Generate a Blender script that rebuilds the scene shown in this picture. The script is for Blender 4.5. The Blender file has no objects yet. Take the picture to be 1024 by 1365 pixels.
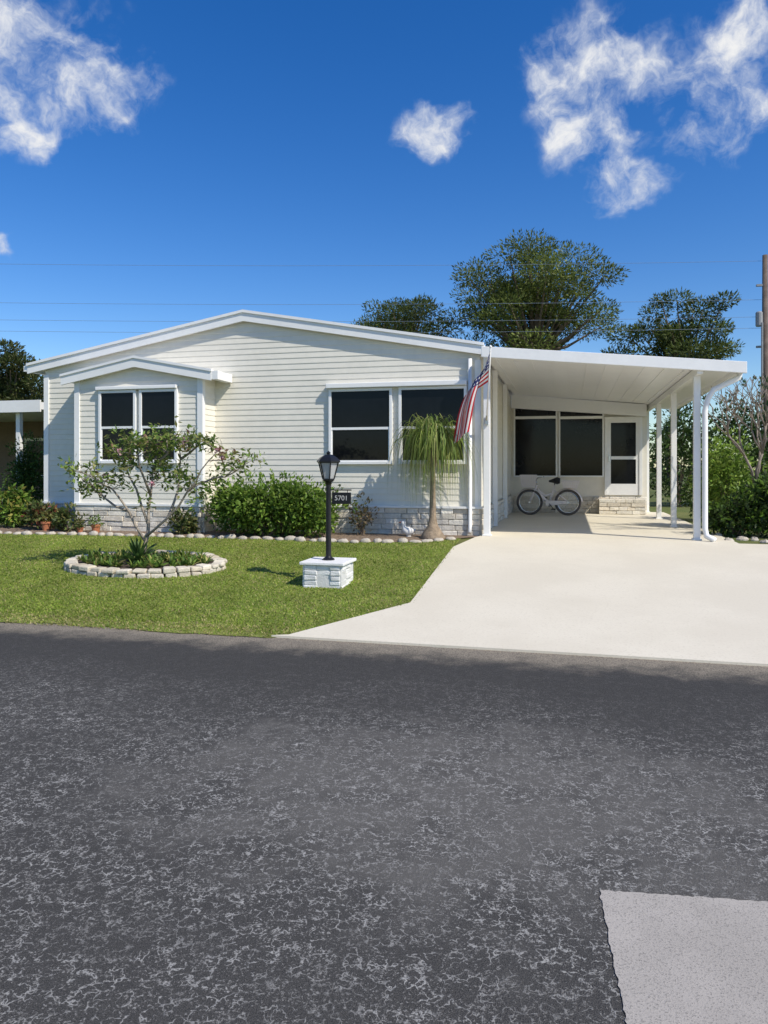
import bpy, bmesh, math, random
import numpy as np
from mathutils import Vector, Matrix
rnd = random.Random(7); R = np.random.default_rng(11)
scene = bpy.context.scene; COL = scene.collection
# ---------------------------------------------------------------- camera maths
YAW = math.radians(14.0); S, C = math.sin(YAW), math.cos(YAW)
F0, CX, HY, CH = 986.0, 512.0, 625.0, 1.55
def ray(px, py):
    u = (px-CX)/F0; v = (HY-py)/F0
    return (-S+u*C, C+u*S, v)
def at(px, py, Y):
    d = ray(px, py); t = Y/d[1]
    return Vector((d[0]*t, Y, CH+d[2]*t))
YR, YL, ZL = 6.3, 12.2, 0.4
def gz(y):
    if y <= YR: return 0.0
    if y >= YL: return ZL
    return ZL*(y-YR)/(YL-YR)
def gnd(px, py):
    d = ray(px, py); lo, hi = 0.5, 200.0
    for _ in range(60):
        m = (lo+hi)/2
        if CH+d[2]*m > gz(d[1]*m): lo = m
        else: hi = m
    return Vector((d[0]*lo, d[1]*lo, gz(d[1]*lo)))
# ---------------------------------------------------------------- materials
def nt(m):
    m.use_nodes = True; t = m.node_tree; t.nodes.clear(); return t
def N(t, kind, **kw):
    n = t.nodes.new(kind)
    for k, v in kw.items():
        if k in n.inputs.keys(): n.inputs[k].default_value = v
        else: setattr(n, k, v)
    return n
def M2(t, op, a, b=None, c=None, clamp=False):
    n = t.nodes.new('ShaderNodeMath'); n.operation = op; n.use_clamp = clamp
    for i, x in enumerate((a, b, c)):
        if x is None: continue
        if isinstance(x, (int, float)): n.inputs[i].default_value = x
        else: t.links.new(x, n.inputs[i])
    return n.outputs[0]
def MR(t, x, a, b, c=0.0, d=1.0):
    n = t.nodes.new('ShaderNodeMapRange'); n.interpolation_type = 'SMOOTHSTEP'
    t.links.new(x, n.inputs[0])
    for i, v in enumerate((a, b, c, d)): n.inputs[i+1].default_value = v
    return n.outputs[0]
def MIX(t, f, a, b, blend='MIX'):
    n = t.nodes.new('ShaderNodeMix'); n.data_type = 'RGBA'; n.blend_type = blend
    for i, x in ((0, f), (6, a), (7, b)):
        if isinstance(x, (int, float)): n.inputs[i].default_value = x
        elif isinstance(x, tuple): n.inputs[i].default_value = (*x, 1) if len(x) == 3 else x
        else: t.links.new(x, n.inputs[i])
    return n.outputs[2]
def NOI(t, co, scale, detail=4, rough=.55):
    n = N(t, 'ShaderNodeTexNoise'); n.inputs['Scale'].default_value = scale
    n.inputs['Detail'].default_value = detail; n.inputs['Roughness'].default_value = rough
    t.links.new(co, n.inputs['Vector']); return n.outputs['Fac']
def out(t, sh):
    o = t.nodes.new('ShaderNodeOutputMaterial'); t.links.new(sh, o.inputs['Surface'])
def mat(name, col, rough=.6, var=.12, scale=3.0, bump=0.0, bscale=60.0, metal=0.0, spec=.4, attr=False, transl=0.0):
    m = bpy.data.materials.new(name); t = nt(m)
    co = N(t, 'ShaderNodeTexCoord').outputs['Object']
    if attr and transl:
        f = MR(t, NOI(t, co, scale, 2), .3, .7, 1-var, 1+var)
    else:
        a = NOI(t, co, scale, 4); b = NOI(t, co, scale*9, 2)
        f = M2(t, 'ADD', M2(t, 'MULTIPLY', a, .65), M2(t, 'MULTIPLY', b, .35))
        f = MR(t, f, .3, .7, 1-var, 1+var)
    if attr:
        at_ = N(t, 'ShaderNodeAttribute'); at_.attribute_name = 'Col'; base = at_.outputs['Color']
    else:
        rgb = N(t, 'ShaderNodeRGB'); rgb.outputs[0].default_value = (*col, 1); base = rgb.outputs[0]
    vm = t.nodes.new('ShaderNodeVectorMath'); vm.operation = 'SCALE'
    t.links.new(base, vm.inputs[0]); t.links.new(f, vm.inputs['Scale'])
    p = N(t, 'ShaderNodeBsdfPrincipled')
    t.links.new(vm.outputs[0], p.inputs['Base Color'])
    p.inputs['Roughness'].default_value = rough; p.inputs['Metallic'].default_value = metal
    p.inputs['Specular IOR Level'].default_value = spec
    if bump:
        bn = N(t, 'ShaderNodeBump'); bn.inputs['Strength'].default_value = bump; bn.inputs['Distance'].default_value = .01
        t.links.new(NOI(t, co, bscale, 4), bn.inputs['Height']); t.links.new(bn.outputs[0], p.inputs['Normal'])
    sh = p.outputs[0]
    if transl:
        tr = N(t, 'ShaderNodeBsdfTranslucent'); t.links.new(vm.outputs[0], tr.inputs['Color'])
        mx = N(t, 'ShaderNodeMixShader'); mx.inputs[0].default_value = transl
        t.links.new(sh, mx.inputs[1]); t.links.new(tr.outputs[0], mx.inputs[2]); sh = mx.outputs[0]
    out(t, sh); return m
m_siding = mat('vinyl_siding', (.755, .715, .615), .5, .06, .8)
m_white = mat('white_paint', (.82, .815, .79), .4, .04, 1.2)
m_roof = mat('white_roof', (.80, .80, .79), .45, .05, .7)
m_ceil = mat('white_ceiling', (.82, .82, .82), .35, .03, 1.0)
m_glass = mat('dark_glass', (.006, .007, .009), .04, .3, 1.0, spec=.2)
m_screen = mat('dark_screen', (.006, .007, .009), .08, .3, 2.0, spec=.22)
m_stone = mat('skirt_stone', (1, 1, 1), .85, .16, 14, .9, 45, attr=True)
m_mortar = mat('mortar', (.52, .49, .43), .9, .15, 8)
m_wbrick = mat('white_brick', (1, 1, 1), .7, .08, 12, .5, 60, attr=True)
m_edging = mat('edging_concrete', (.46, .41, .34), .9, .25, 14, .8, 50)
m_black = mat('black_metal', (.012, .012, .013), .35, .2, 6)
m_wire = mat('wire', (.14, .18, .24), .6, .1, 6)
m_digit = mat('digit_paint', (.5, .49, .46), .6, .1, 6)
m_lampglass = mat('frosted_glass', (.55, .56, .55), .25, .1, 8, transl=.3)
m_leaf = mat('leaf', (1, 1, 1), .5, .18, 2.0, spec=.25, attr=True, transl=.35)
m_bark = mat('bark', (.16, .12, .085), .9, .35, 9, .8, 30)
m_pale = mat('pale_bark', (.30, .255, .205), .85, .3, 14, .7, 40)
m_palmbark = mat('palm_bark', (.27, .205, .14), .9, .35, 14, .9, 40)
m_mulch = mat('mulch', (.20, .145, .10), .95, .5, 22, 1.0, 50)
m_soil = mat('soil', (.075, .055, .04), .95, .5, 22, 1.0, 50)
m_clay = mat('terracotta', (.45, .17, .08), .8, .15, 20)
m_figure = mat('painted_figure', (.72, .70, .66), .6, .12, 20)
m_tan = mat('brown_siding', (.20, .15, .115), .7, .15, 2)
m_chrome = mat('chrome', (.6, .6, .6), .25, .05, 5, metal=1.0)
m_rubber = mat('rubber', (.02, .02, .02), .8, .2, 20)
m_greytyre = mat('grey_rubber', (.10, .09, .085), .8, .2, 20)
m_bikewhite = mat('bicycle_paint', (.76, .70, .68), .35, .05, 5)
m_wood = mat('weathered_wood', (.13, .10, .08), .9, .3, 5, .5, 30)
m_trans = mat('grey_metal', (.3, .31, .32), .5, .1, 5)
m_flower = mat('flower', (1, 1, 1), .5, .1, 5, attr=True, transl=.3)

def road_material():
    m = bpy.data.materials.new('asphalt'); t = nt(m)
    co = N(t, 'ShaderNodeTexCoord').outputs['Object']
    sx = N(t, 'ShaderNodeSeparateXYZ'); t.links.new(co, sx.inputs[0]); X, Y = sx.outputs[0], sx.outputs[1]
    big = NOI(t, co, .6, 4); mid = NOI(t, co, 2.6, 4, .65); clus = NOI(t, co, 11, 3, .6); fine = NOI(t, co, 110, 2, .75); grit = NOI(t, co, 270, 1, .7)
    def crack(scale, warp, ws, w, bs, b0, b1):
        wn = N(t, 'ShaderNodeTexNoise'); wn.inputs['Scale'].default_value = ws; wn.inputs['Detail'].default_value = 2; t.links.new(co, wn.inputs['Vector'])
        vs = t.nodes.new('ShaderNodeVectorMath'); vs.operation = 'SCALE'; vs.inputs['Scale'].default_value = warp; t.links.new(wn.outputs['Color'], vs.inputs[0])
        va = t.nodes.new('ShaderNodeVectorMath'); va.operation = 'ADD'; t.links.new(co, va.inputs[0]); t.links.new(vs.outputs[0], va.inputs[1])
        vo = N(t, 'ShaderNodeTexVoronoi'); vo.feature = 'DISTANCE_TO_EDGE'; vo.inputs['Scale'].default_value = scale; t.links.new(va.outputs[0], vo.inputs['Vector'])
        return M2(t, 'MULTIPLY', MR(t, vo.outputs['Distance'], w*.2, w, 1, 0), MR(t, NOI(t, co, bs, 3, .65), b0, b1))
    l1 = crack(23, .055, 34, .075, 19, .45, .55)
    # bands run along the road: dark fresh sealer near the lawn, worn grey nearer the camera
    near = MR(t, M2(t, 'ADD', Y, M2(t, 'MULTIPLY', M2(t, 'SUBTRACT', big, .5), 2.6)), 5.5, 3.8)
    wear = M2(t, 'MULTIPLY', near, MR(t, mid, .33, .66, .35, 1))
    dx = M2(t, 'DIVIDE', M2(t, 'ADD', X, .45), 1.7); dy = M2(t, 'DIVIDE', M2(t, 'SUBTRACT', Y, 3.5), 1.0)
    rr = M2(t, 'ADD', M2(t, 'MULTIPLY', dx, dx), M2(t, 'MULTIPLY', dy, dy))
    rr = M2(t, 'ADD', rr, M2(t, 'MULTIPLY', M2(t, 'SUBTRACT', mid, .5), 4.2))
    worn = MR(t, rr, 1.5, -.3)
    base = MIX(t, big, (.029, .0285, .028), (.043, .042, .040))
    base = MIX(t, M2(t, 'MULTIPLY', near, .35), base, (.075, .072, .067))
    base = MIX(t, M2(t, 'MULTIPLY', worn, .75), base, (.15, .142, .128))
    base = MIX(t, MR(t, grit, .40, .68, 0, .55), base, (.125, .12, .112))
    base = MIX(t, MR(t, grit, .42, .30, 0, .6), base, (.014, .014, .014))
    chips = M2(t, 'MULTIPLY', MR(t, M2(t, 'ADD', fine, M2(t, 'MULTIPLY', M2(t, 'SUBTRACT', clus, .5), .45)), .57, .66), M2(t, 'ADD', M2(t, 'MULTIPLY', wear, .8), .16))
    col = MIX(t, chips, base, (.26, .25, .232))
    lines = M2(t, 'MULTIPLY', l1, M2(t, 'ADD', M2(t, 'MULTIPLY', wear, .95), .06))
    lines = M2(t, 'MULTIPLY', lines, MR(t, fine, .34, .52, .30, 1))
    col = MIX(t, lines, col, (.37, .36, .335))
    edge = MR(t, M2(t, 'ADD', Y, M2(t, 'MULTIPLY', M2(t, 'SUBTRACT', NOI(t, co, 3.5, 4, .65), .5), .8)), 5.75, 6.25)
    col = MIX(t, M2(t, 'MULTIPLY', edge, MR(t, fine, .36, .6, .25, 1)), col, (.32, .275, .21))
    p = N(t, 'ShaderNodeBsdfPrincipled'); t.links.new(col, p.inputs['Base Color']); p.inputs['Roughness'].default_value = .9
    p.inputs['Specular IOR Level'].default_value = .12
    h = M2(t, 'ADD', M2(t, 'MULTIPLY', fine, .8), M2(t, 'MULTIPLY', grit, .5))
    bn = N(t, 'ShaderNodeBump'); bn.inputs['Strength'].default_value = .8; bn.inputs['Distance'].default_value = .008
    t.links.new(h, bn.inputs['Height']); t.links.new(bn.outputs[0], p.inputs['Normal']); out(t, p.outputs[0]); return m
def two_tone(name, c1, c2, c3, s1, s2, bump, rough=.8, th=(.5, .72)):
    m = bpy.data.materials.new(name); t = nt(m); co = N(t, 'ShaderNodeTexCoord').outputs['Object']
    a = NOI(t, co, s1, 5, .6); b = NOI(t, co, s2, 3, .65)
    col = MIX(t, MR(t, a, .35, .65), c1, c2); col = MIX(t, MR(t, b, *th), col, c3)
    p = N(t, 'ShaderNodeBsdfPrincipled'); t.links.new(col, p.inputs['Base Color']); p.inputs['Roughness'].default_value = rough
    p.inputs['Specular IOR Level'].default_value = .3
    bn = N(t, 'ShaderNodeBump'); bn.inputs['Strength'].default_value = bump; bn.inputs['Distance'].default_value = .008
    t.links.new(b, bn.inputs['Height']); t.links.new(bn.outputs[0], p.inputs['Normal']); out(t, p.outputs[0]); return m
m_road = road_material()
m_apron = two_tone('aggregate', (.365, .335, .295), (.42, .385, .34), (.20, .185, .165), 3, 190, .35, .9, (.52, .66))
m_drive = two_tone('painted_concrete', (.66, .60, .475), (.71, .65, .52), (.61, .55, .43), .9, 45, .15, .65)
m_lawn = two_tone('lawn_soil', (.14, .19, .03), (.20, .225, .05), (.26, .23, .09), 1.3, 60, 1.0, .95)
m_ground = two_tone('rough_grass', (.08, .11, .025), (.13, .14, .04), (.16, .15, .06), 1.0, 50, 1.0, .95)
# ---------------------------------------------------------------- objects
def setp(o, label=None, cat=None, group=None, kind=None):
    if label: o['label'] = label
    if cat: o['category'] = cat
    if group: o['group'] = group
    if kind: o['kind'] = kind
    return o
ORG = {}
def thing(name, label, cat, loc, group=None, kind=None):
    o = bpy.data.objects.new(name, None); COL.objects.link(o); o.location = loc; o.empty_display_size = .1
    ORG[o.name] = Vector(loc); return setp(o, label, cat, group, kind)
def link(name, me, parent=None, loc=None):
    o = bpy.data.objects.new(name, me); COL.objects.link(o)
    if parent is not None:
        o.parent = parent; ORG[o.name] = ORG[parent.name]
    else:
        o.location = loc or (0, 0, 0); ORG[o.name] = Vector(loc or (0, 0, 0))
    return o
class MB:
    def __init__(s): s.v = []; s.f = []; s.c = []; s.col = (1, 1, 1)
    def add(s, vs, fs, col=None):
        b = len(s.v); s.v += [tuple(p) for p in vs]
        for f in fs: s.f.append(tuple(i+b for i in f)); s.c.append(col or s.col)
    def hexa(s, p, col=None):
        s.add(p, [(0, 3, 2, 1), (4, 5, 6, 7), (0, 1, 5, 4), (1, 2, 6, 5), (2, 3, 7, 6), (3, 0, 4, 7)], col)
    def box(s, x0, x1, y0, y1, z0, z1, col=None):
        s.hexa([(x0, y0, z0), (x1, y0, z0), (x1, y1, z0), (x0, y1, z0), (x0, y0, z1), (x1, y0, z1), (x1, y1, z1), (x0, y1, z1)], col)
    def prism(s, poly, y0, y1):       # poly of (x,z) extruded along y
        n = len(poly)
        s.add([(x, y0, z) for x, z in poly]+[(x, y1, z) for x, z in poly],
              [tuple(range(n)), tuple(range(2*n-1, n-1, -1))]+[(i, (i+1) % n, (i+1) % n+n, i+n) for i in range(n)])
    def tube(s, pts, rad, n=8, closed=False):
        pts = [Vector(p) for p in pts]; k = len(pts)
        if isinstance(rad, (int, float)): rad = [rad]*k
        vs = []; prev = None
        for i, p in enumerate(pts):
            if closed: d = pts[(i+1) % k]-pts[i-1]
            else: d = pts[min(i+1, k-1)]-pts[max(i-1, 0)]
            d.normalize()
            if prev is None:
                a = d.orthogonal().normalized()
            else:
                a = (prev-d*prev.dot(d)).normalized()
            prev = a; b = d.cross(a)
            for j in range(n):
                t = 2*math.pi*j/n; vs.append(p+(a*math.cos(t)+b*math.sin(t))*rad[i])
        fs = []
        for i in range(k if closed else k-1):
            for j in range(n):
                i2 = (i+1) % k; fs.append((i*n+j, i*n+(j+1) % n, i2*n+(j+1) % n, i2*n+j))
        if not closed: fs += [tuple(range(n-1, -1, -1)), tuple((k-1)*n+j for j in range(n))]
        s.add(vs, fs)
    def lathe(s, prof, c, n=16, rot=0.0):
        vs = []; k = len(prof)
        for r, z in prof:
            for j in range(n):
                t = 2*math.pi*j/n+rot; vs.append((c[0]+r*math.cos(t), c[1]+r*math.sin(t), c[2]+z))
        fs = [(i*n+j, i*n+(j+1) % n, (i+1)*n+(j+1) % n, (i+1)*n+j) for i in range(k-1) for j in range(n)]
        fs += [tuple(range(n-1, -1, -1)), tuple((k-1)*n+j for j in range(n))]
        s.add(vs, fs)
    def build(s, name, m, parent=None, loc=None, smooth=False, bevel=0, attr=False):
        o = Vector(ORG[parent.name]) if parent is not None else Vector(loc or (0, 0, 0))
        me = bpy.data.meshes.new(name); me.from_pydata([(p[0]-o.x, p[1]-o.y, p[2]-o.z) for p in s.v], [], s.f)
        if attr:
            ca = me.color_attributes.new('Col', 'FLOAT_COLOR', 'CORNER'); data = []
            for poly in me.polygons: data += list((*s.c[poly.index], 1.0))*poly.loop_total
            ca.data.foreach_set('color', data)
        bm = bmesh.new(); bm.from_mesh(me); bmesh.ops.recalc_face_normals(bm, faces=bm.faces); bm.to_mesh(me); bm.free()
        if smooth: me.polygons.foreach_set('use_smooth', [True]*len(me.polygons))
        me.materials.append(m); ob = link(name, me, parent, loc)
        if bevel:
            b = ob.modifiers.new('bevel', 'BEVEL'); b.width = bevel; b.segments = 2; b.limit_method = 'ANGLE'
        return ob
def unit(a): return a/np.maximum(np.linalg.norm(a, axis=1, keepdims=True), 1e-6)
class LB:
    """batch of four sided leaves"""
    def __init__(s): s.V = []; s.K = []
    def leaves(s, pos, d, nrm, L, W, col):
        d = unit(d); nrm = unit(nrm); side = unit(np.cross(d, nrm)); L = np.reshape(L, (-1, 1)); W = np.reshape(W, (-1, 1))
        up = np.cross(side, d)
        q = np.stack([pos, pos+d*L*.45+side*W*.5+up*L*.06, pos+d*L, pos+d*L*.45-side*W*.5+up*L*.06], 1)
        s.V.append(q.reshape(-1, 3)); s.K.append(np.repeat(col, 4, 0))
    def ribbon(s, pts, w, side, col):   # pts (n,3), flat strap leaf
        n = len(pts)
        ws = w*np.clip(np.sin(np.linspace(.35, math.pi, n)), .08, 1)[:, None]
        l = pts+side*ws/2; r = pts-side*ws/2
        q = np.stack([l[:-1], r[:-1], r[1:], l[1:]], 1).reshape(-1, 3)
        s.V.append(q); s.K.append(np.repeat(np.array([col]), len(q), 0))
    def build(s, name, m, parent=None, loc=None):
        V = np.concatenate(s.V); K = np.concatenate(s.K)
        o = np.array(ORG[parent.name] if parent is not None else (loc or (0, 0, 0)))
        V = V-o; n = len(V); f = n//4
        me = bpy.data.meshes.new(name); me.vertices.add(n); me.vertices.foreach_set('co', V.astype(np.float32).ravel())
        me.loops.add(n); me.loops.foreach_set('vertex_index', np.arange(n, dtype=np.int32))
        me.polygons.add(f); me.polygons.foreach_set('loop_start', np.arange(0, n, 4, dtype=np.int32))
        try: me.polygons.foreach_set('loop_total', np.full(f, 4, dtype=np.int32))
        except Exception: pass
        me.update(calc_edges=True)
        ca = me.color_attributes.new('Col', 'FLOAT_COLOR', 'POINT')
        ca.data.foreach_set('color', np.concatenate([K, np.ones((n, 1))], 1).astype(np.float32).ravel())
        me.materials.append(m); return link(name, me, parent, loc)
def palette(cols, n, jit=.18, rng=R):
    c = np.array(cols)[rng.integers(0, len(cols), n)]
    return np.clip(c*(1+rng.normal(0, jit, (n, 1))), .003, 1)
# ---------------------------------------------------------------- sheets
def clip(poly, y, above):
    o = []
    for i in range(len(poly)):
        a, b = poly[i], poly[(i+1) % len(poly)]
        ia = (a[1] >= y) if above else (a[1] <= y); ib = (b[1] >= y) if above else (b[1] <= y)
        if ia: o.append(a)
        if ia != ib:
            t = (y-a[1])/(b[1]-a[1]); o.append((a[0]+(b[0]-a[0])*t, y))
    return o
def sheet(name, poly, off, m, thick=0, label=None):
    mb = MB()
    for lo, hi in ((None, YR), (YR, YL), (YL, None)):
        p = poly
        if lo is not None: p = clip(p, lo, True)
        if hi is not None and p: p = clip(p, hi, False)
        if len(p) < 3: continue
        top = [(x, y, gz(y)+off) for x, y in p]; n = len(p)
        area = sum(p[i][0]*p[(i+1) % n][1]-p[(i+1) % n][0]*p[i][1] for i in range(n))
        if abs(area) < 1e-4: continue
        mb.add(top, [tuple(range(n)) if area > 0 else tuple(range(n-1, -1, -1))])
        if thick:
            mb.add(top+[(x, y, z-thick) for x, y, z in top], [(i, (i+1) % n, (i+1) % n+n, i+n) for i in range(n)])
    me = bpy.data.meshes.new(name); me.from_pydata(mb.v, [], mb.f); me.materials.append(m)
    o = link(name, me); o['kind'] = 'structure'
    if label: o['label'] = label
    return o
def rough_line(a, b, step, amp, r):
    n = max(1, int(math.hypot(b[0]-a[0], b[1]-a[1])/step)); nx, ny = -(b[1]-a[1]), b[0]-a[0]; l = math.hypot(nx, ny); o = []
    for i in range(n):
        t = i/n; j = r.uniform(-amp, amp) if i else 0
        o.append((a[0]+(b[0]-a[0])*t+nx/l*j, a[1]+(b[1]-a[1])*t+ny/l*j))
    return o
sheet('ground', [(-600, -300), (600, -300), (600, 900), (-600, 900)], 0.0, m_ground)
xs = np.linspace(-120, 120, 1921)
far = [(float(x), 6.38+.04*math.sin(x*1.7)+rnd.uniform(-.035, .035)) for x in xs]
sheet('road', [(-120, -3.2), (120, -3.2)]+far[::-1], .004, m_road)
ap = [(.11, 2.82), (.16, 2.1), (.2, -3.0), (5.5, -3.0), (5.6, 3.35), (2.5, 3.08), (.70, 2.89)]
rg = random.Random(2); app = []
for i in range(len(ap)): app += rough_line(ap[i], ap[(i+1) % len(ap)], .014, .004, rg)
sheet('apron', app, .008, m_apron, label='pale concrete apron patch at the near edge of the asphalt road')
g1, g2, g3, g4 = gnd(641, 716), gnd(604, 731), gnd(547, 806), gnd(362, 850)
DL = [(g1.x, g1.y), (g2.x, g2.y), (g3.x, g3.y), (g4.x+.15, g4.y+.05), (g4.x, 6.33)]
HX0, HX1, HYF, HYB = -10.05, -1.46, 12.6, 26.0
drive = [(HX1, 12.56)]+DL+[(9.5, 6.33), (9.5, 12.1), (2.5, 12.15), (2.4, 20.4), (HX1, 20.4)]
sheet('driveway', drive, .024, m_drive, .05)
lawn_edge = [(float(x), 6.31+.03*math.sin(x*2.3)+rnd.uniform(-.03, .03)) for x in np.linspace(-45, g4.x-.02, 300)]
lawn_poly = lawn_edge+[(DL[3][0], DL[3][1]), DL[2], DL[1], (DL[1][0], 12.19), (-45, 12.19)]
sheet('lawn', lawn_poly, .010, m_lawn)
edge_px = [(-60, 711), (0, 712.5), (120, 714), (240, 717), (360, 720), (470, 724), (560, 724), (612, 719)]
EP = [gnd(*p) for p in edge_px]
bed = [(p.x, p.y) for p in EP]+[(g1.x-.02, 12.3), (g1.x-.02, 12.58), (EP[0].x, 12.58)]
sheet('garden_bed', bed, .018, m_mulch)
# ---------------------------------------------------------------- house
house = thing('house', 'single storey cream sided house with stone skirt, shallow gable, boxed bay and open carport', 'house', ((HX0+HX1)/2, HYF, ZL))
XR, ZR, PIT = -5.77, 4.44, .178
def roof_z(x): return ZR-PIT*abs(x-XR)
EXP = .102
def siding(mb, mp, lim, z0, z1):
    z = z0
    while z < z1-.01:
        zt = min(z+EXP, z1); a0, a1 = lim(z); b0, b1 = lim(zt)
        if a1 <= a0: break
        if b1 < b0: b0 = b1 = (b0+b1)/2
        mb.add([mp(a0, z, .0), mp(a1, z, .0), mp(a1, z, .008), mp(a0, z, .008), mp(a1, z+.009, .010), mp(a0, z+.009, .010), mp(b1, zt, .002), mp(b0, zt, .002)],
               [(0, 1, 2, 3), (3, 2, 4, 5), (5, 4, 6, 7)])
        z = zt
SK = ZL+.50
front = lambda yf: (lambda a, z, o: (a, yf-o, z))
def gl(x0, x1, xr, zr, pit, th):
    def lim(z):
        w = (zr-th-z)/pit
        return max(x0, xr-w), min(x1, xr+w)
    return lim
mb = MB(); siding(mb, front(HYF), gl(HX0, HX1, XR, ZR, PIT, .12), SK, ZR-.12)
mb.build('wall', m_siding, house)
mb = MB(); siding(mb, lambda a, z, o: (HX1+o, a, z), lambda z: (HYF, HYB), SK, 3.42); mb.build('wall', m_siding, house)
mb = MB(); siding(mb, lambda a, z, o: (HX0-o, a, z), lambda z: (HYF, HYB), SK, 3.5); mb.build('wall', m_siding, house)
mb = MB(); mb.prism([(HX0+.02, ZL-.05), (HX1-.02, ZL-.05), (HX1-.02, roof_z(HX1)-.14), (XR, ZR-.14), (HX0+.02, roof_z(HX0)-.14)], HYF+.01, HYB); mb.build('wall', m_siding, house)
# roof
RX0, RX1 = -10.38, -1.385
def roof_poly(x0, x1, top, th): return [(x0, roof_z(x0)+top), (XR, ZR+top), (x1, roof_z(x1)+top), (x1, roof_z(x1)+top-th), (XR, ZR+top-th), (x0, roof_z(x0)+top-th)]
mb = MB(); mb.prism(roof_poly(RX0, RX1, 0, .11), 12.535, HYB+.3); roof = mb.build('roof', m_roof, house)
mb = MB(); mb.prism(roof_poly(RX0-.01, RX1, -.035, .15), 12.49, 12.532); mb.build('fascia', m_white, roof)
mb = MB(); mb.prism(roof_poly(RX0-.02, RX1, .018, .05), 12.465, 12.56); mb.build('drip_edge', m_white, roof)
mb = MB(); mb.box(RX0-.10, RX0-.012, 12.50, HYB, roof_z(RX0)-.14, roof_z(RX0)-.03); mb.build('gutter', m_white, roof)
for x in (HX0-.02, HX1-.085):
    mb = MB(); mb.box(x, x+.105, HYF-.032, HYF+.08, SK, 3.4); mb.build('corner_trim', m_white, house)
# stone skirt
def stones(mb, mp, a0, a1, z0, z1, ch, seed, pal, lmin=.16, lmax=.42):
    r = random.Random(seed); z = z0; n = max(1, round((z1-z0)/ch)); ch = (z1-z0)/n
    for i in range(n):
        a = a0
        while a < a1-.02:
            l = min(r.uniform(lmin, lmax), a1-a)
            if a1-a-l < .06: l = a1-a
            c = r.choice(pal); k = r.uniform(.86, 1.1); c = tuple(min(.9, q*k) for q in c)
            o = r.uniform(.035, .055); j = lambda: r.uniform(-.005, .005)
            p = []
            for zz in (z+.004, z+ch-.004):
                for aa, oo in ((a+.004, 0), (a+l-.004, 0), (a+l-.004, o), (a+.004, o)):
                    p.append(mp(aa+j(), zz+j(), oo+(j() if oo else 0)))
            mb.hexa(p, c); a += l
        z += ch
PALS = [(.70, .65, .55), (.74, .69, .60), (.65, .59, .49), (.76, .72, .63), (.70, .63, .52)]
mb = MB(); stones(mb, front(HYF-.004), HX0, HX1, ZL+.0, SK-.03, .095, 3, PALS)
stones(mb, front(12.096), -8.98, -6.39, ZL-.01, SK-.03, .095, 4, PALS)
stones(mb, lambda a, z, o: (-6.388+o, a, z), 12.10, HYF-.06, ZL, SK-.03, .095, 5, PALS)
stones(mb, lambda a, z, o: (HX1+.004+o, a, z), HYF, 19.4, ZL+.03, SK-.03, .095, 6, PALS)
skirt = mb.build('stone_skirt', m_stone, house, attr=True, bevel=.008)
mb = MB(); mb.box(HX0-.02, HX1+.03, HYF-.02, HYF+.005, ZL-.03, SK-.012); mb.build('mortar_bed', m_mortar, skirt)
mb = MB(); mb.box(HX0-.03, HX1+.05, HYF-.075, HYF, SK-.028, SK+.01); mb.build('ledge', m_white, skirt)
# bay
BX0, BX1, BYF = -8.98, -6.385, 12.1
BXC = (BX0+BX1)/2; BZ, BP = 3.60, .19
mb = MB(); siding(mb, front(BYF), gl(BX0, BX1, BXC, BZ, BP, .14), SK, BZ-.14)
siding(mb, lambda a, z, o: (BX1+o, a, z), lambda z: (BYF, HYF), SK, 3.25)
siding(mb, lambda a, z, o: (BX0-o, a, z), lambda z: (BYF, HYF), SK, 3.25)
mb.box(BX0+.01, BX1-.01, BYF+.01, HYF-.005, ZL-.02, 3.22)
bay = mb.build('bay_wall', m_siding, house)
for x in (BX0-.025, BX1-.08):
    mb = MB(); mb.box(x, x+.105, BYF-.03, BYF+.07, SK, 3.22); mb.build('corner_trim', m_white, bay)
mb = MB(); mb.box(BX0-.04, BX1+.05, BYF-.07, HYF-.08, SK-.028, SK+.01); mb.build('ledge', m_white, bay)
def bz(x): return BZ-BP*abs(x-BXC)
def bpoly(x0, x1, top, th): return [(x0, bz(x0)+top), (BXC, BZ+top), (x1, bz(x1)+top), (x1, bz(x1)+top-th), (BXC, BZ+top-th), (x0, bz(x0)+top-th)]
mb = MB(); mb.prism(bpoly(-9.22, -6.15, 0, .12), 12.015, HYF-.02); broof = mb.build('bay_roof', m_roof, house)
mb = MB(); mb.prism(bpoly(-9.225, -6.145, -.03, .16), 11.97, 12.012); mb.build('fascia', m_white, broof)
mb = MB(); mb.prism(bpoly(-9.235, -6.135, .015, .045), 11.95, 12.03); mb.build('drip_edge', m_white, broof)
mb = MB(); mb.box(-6.143, -6.02, 11.98, HYF-.03, bz(-6.15)-.17, bz(-6.15)-.02); mb.build('gutter', m_white, broof)
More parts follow.
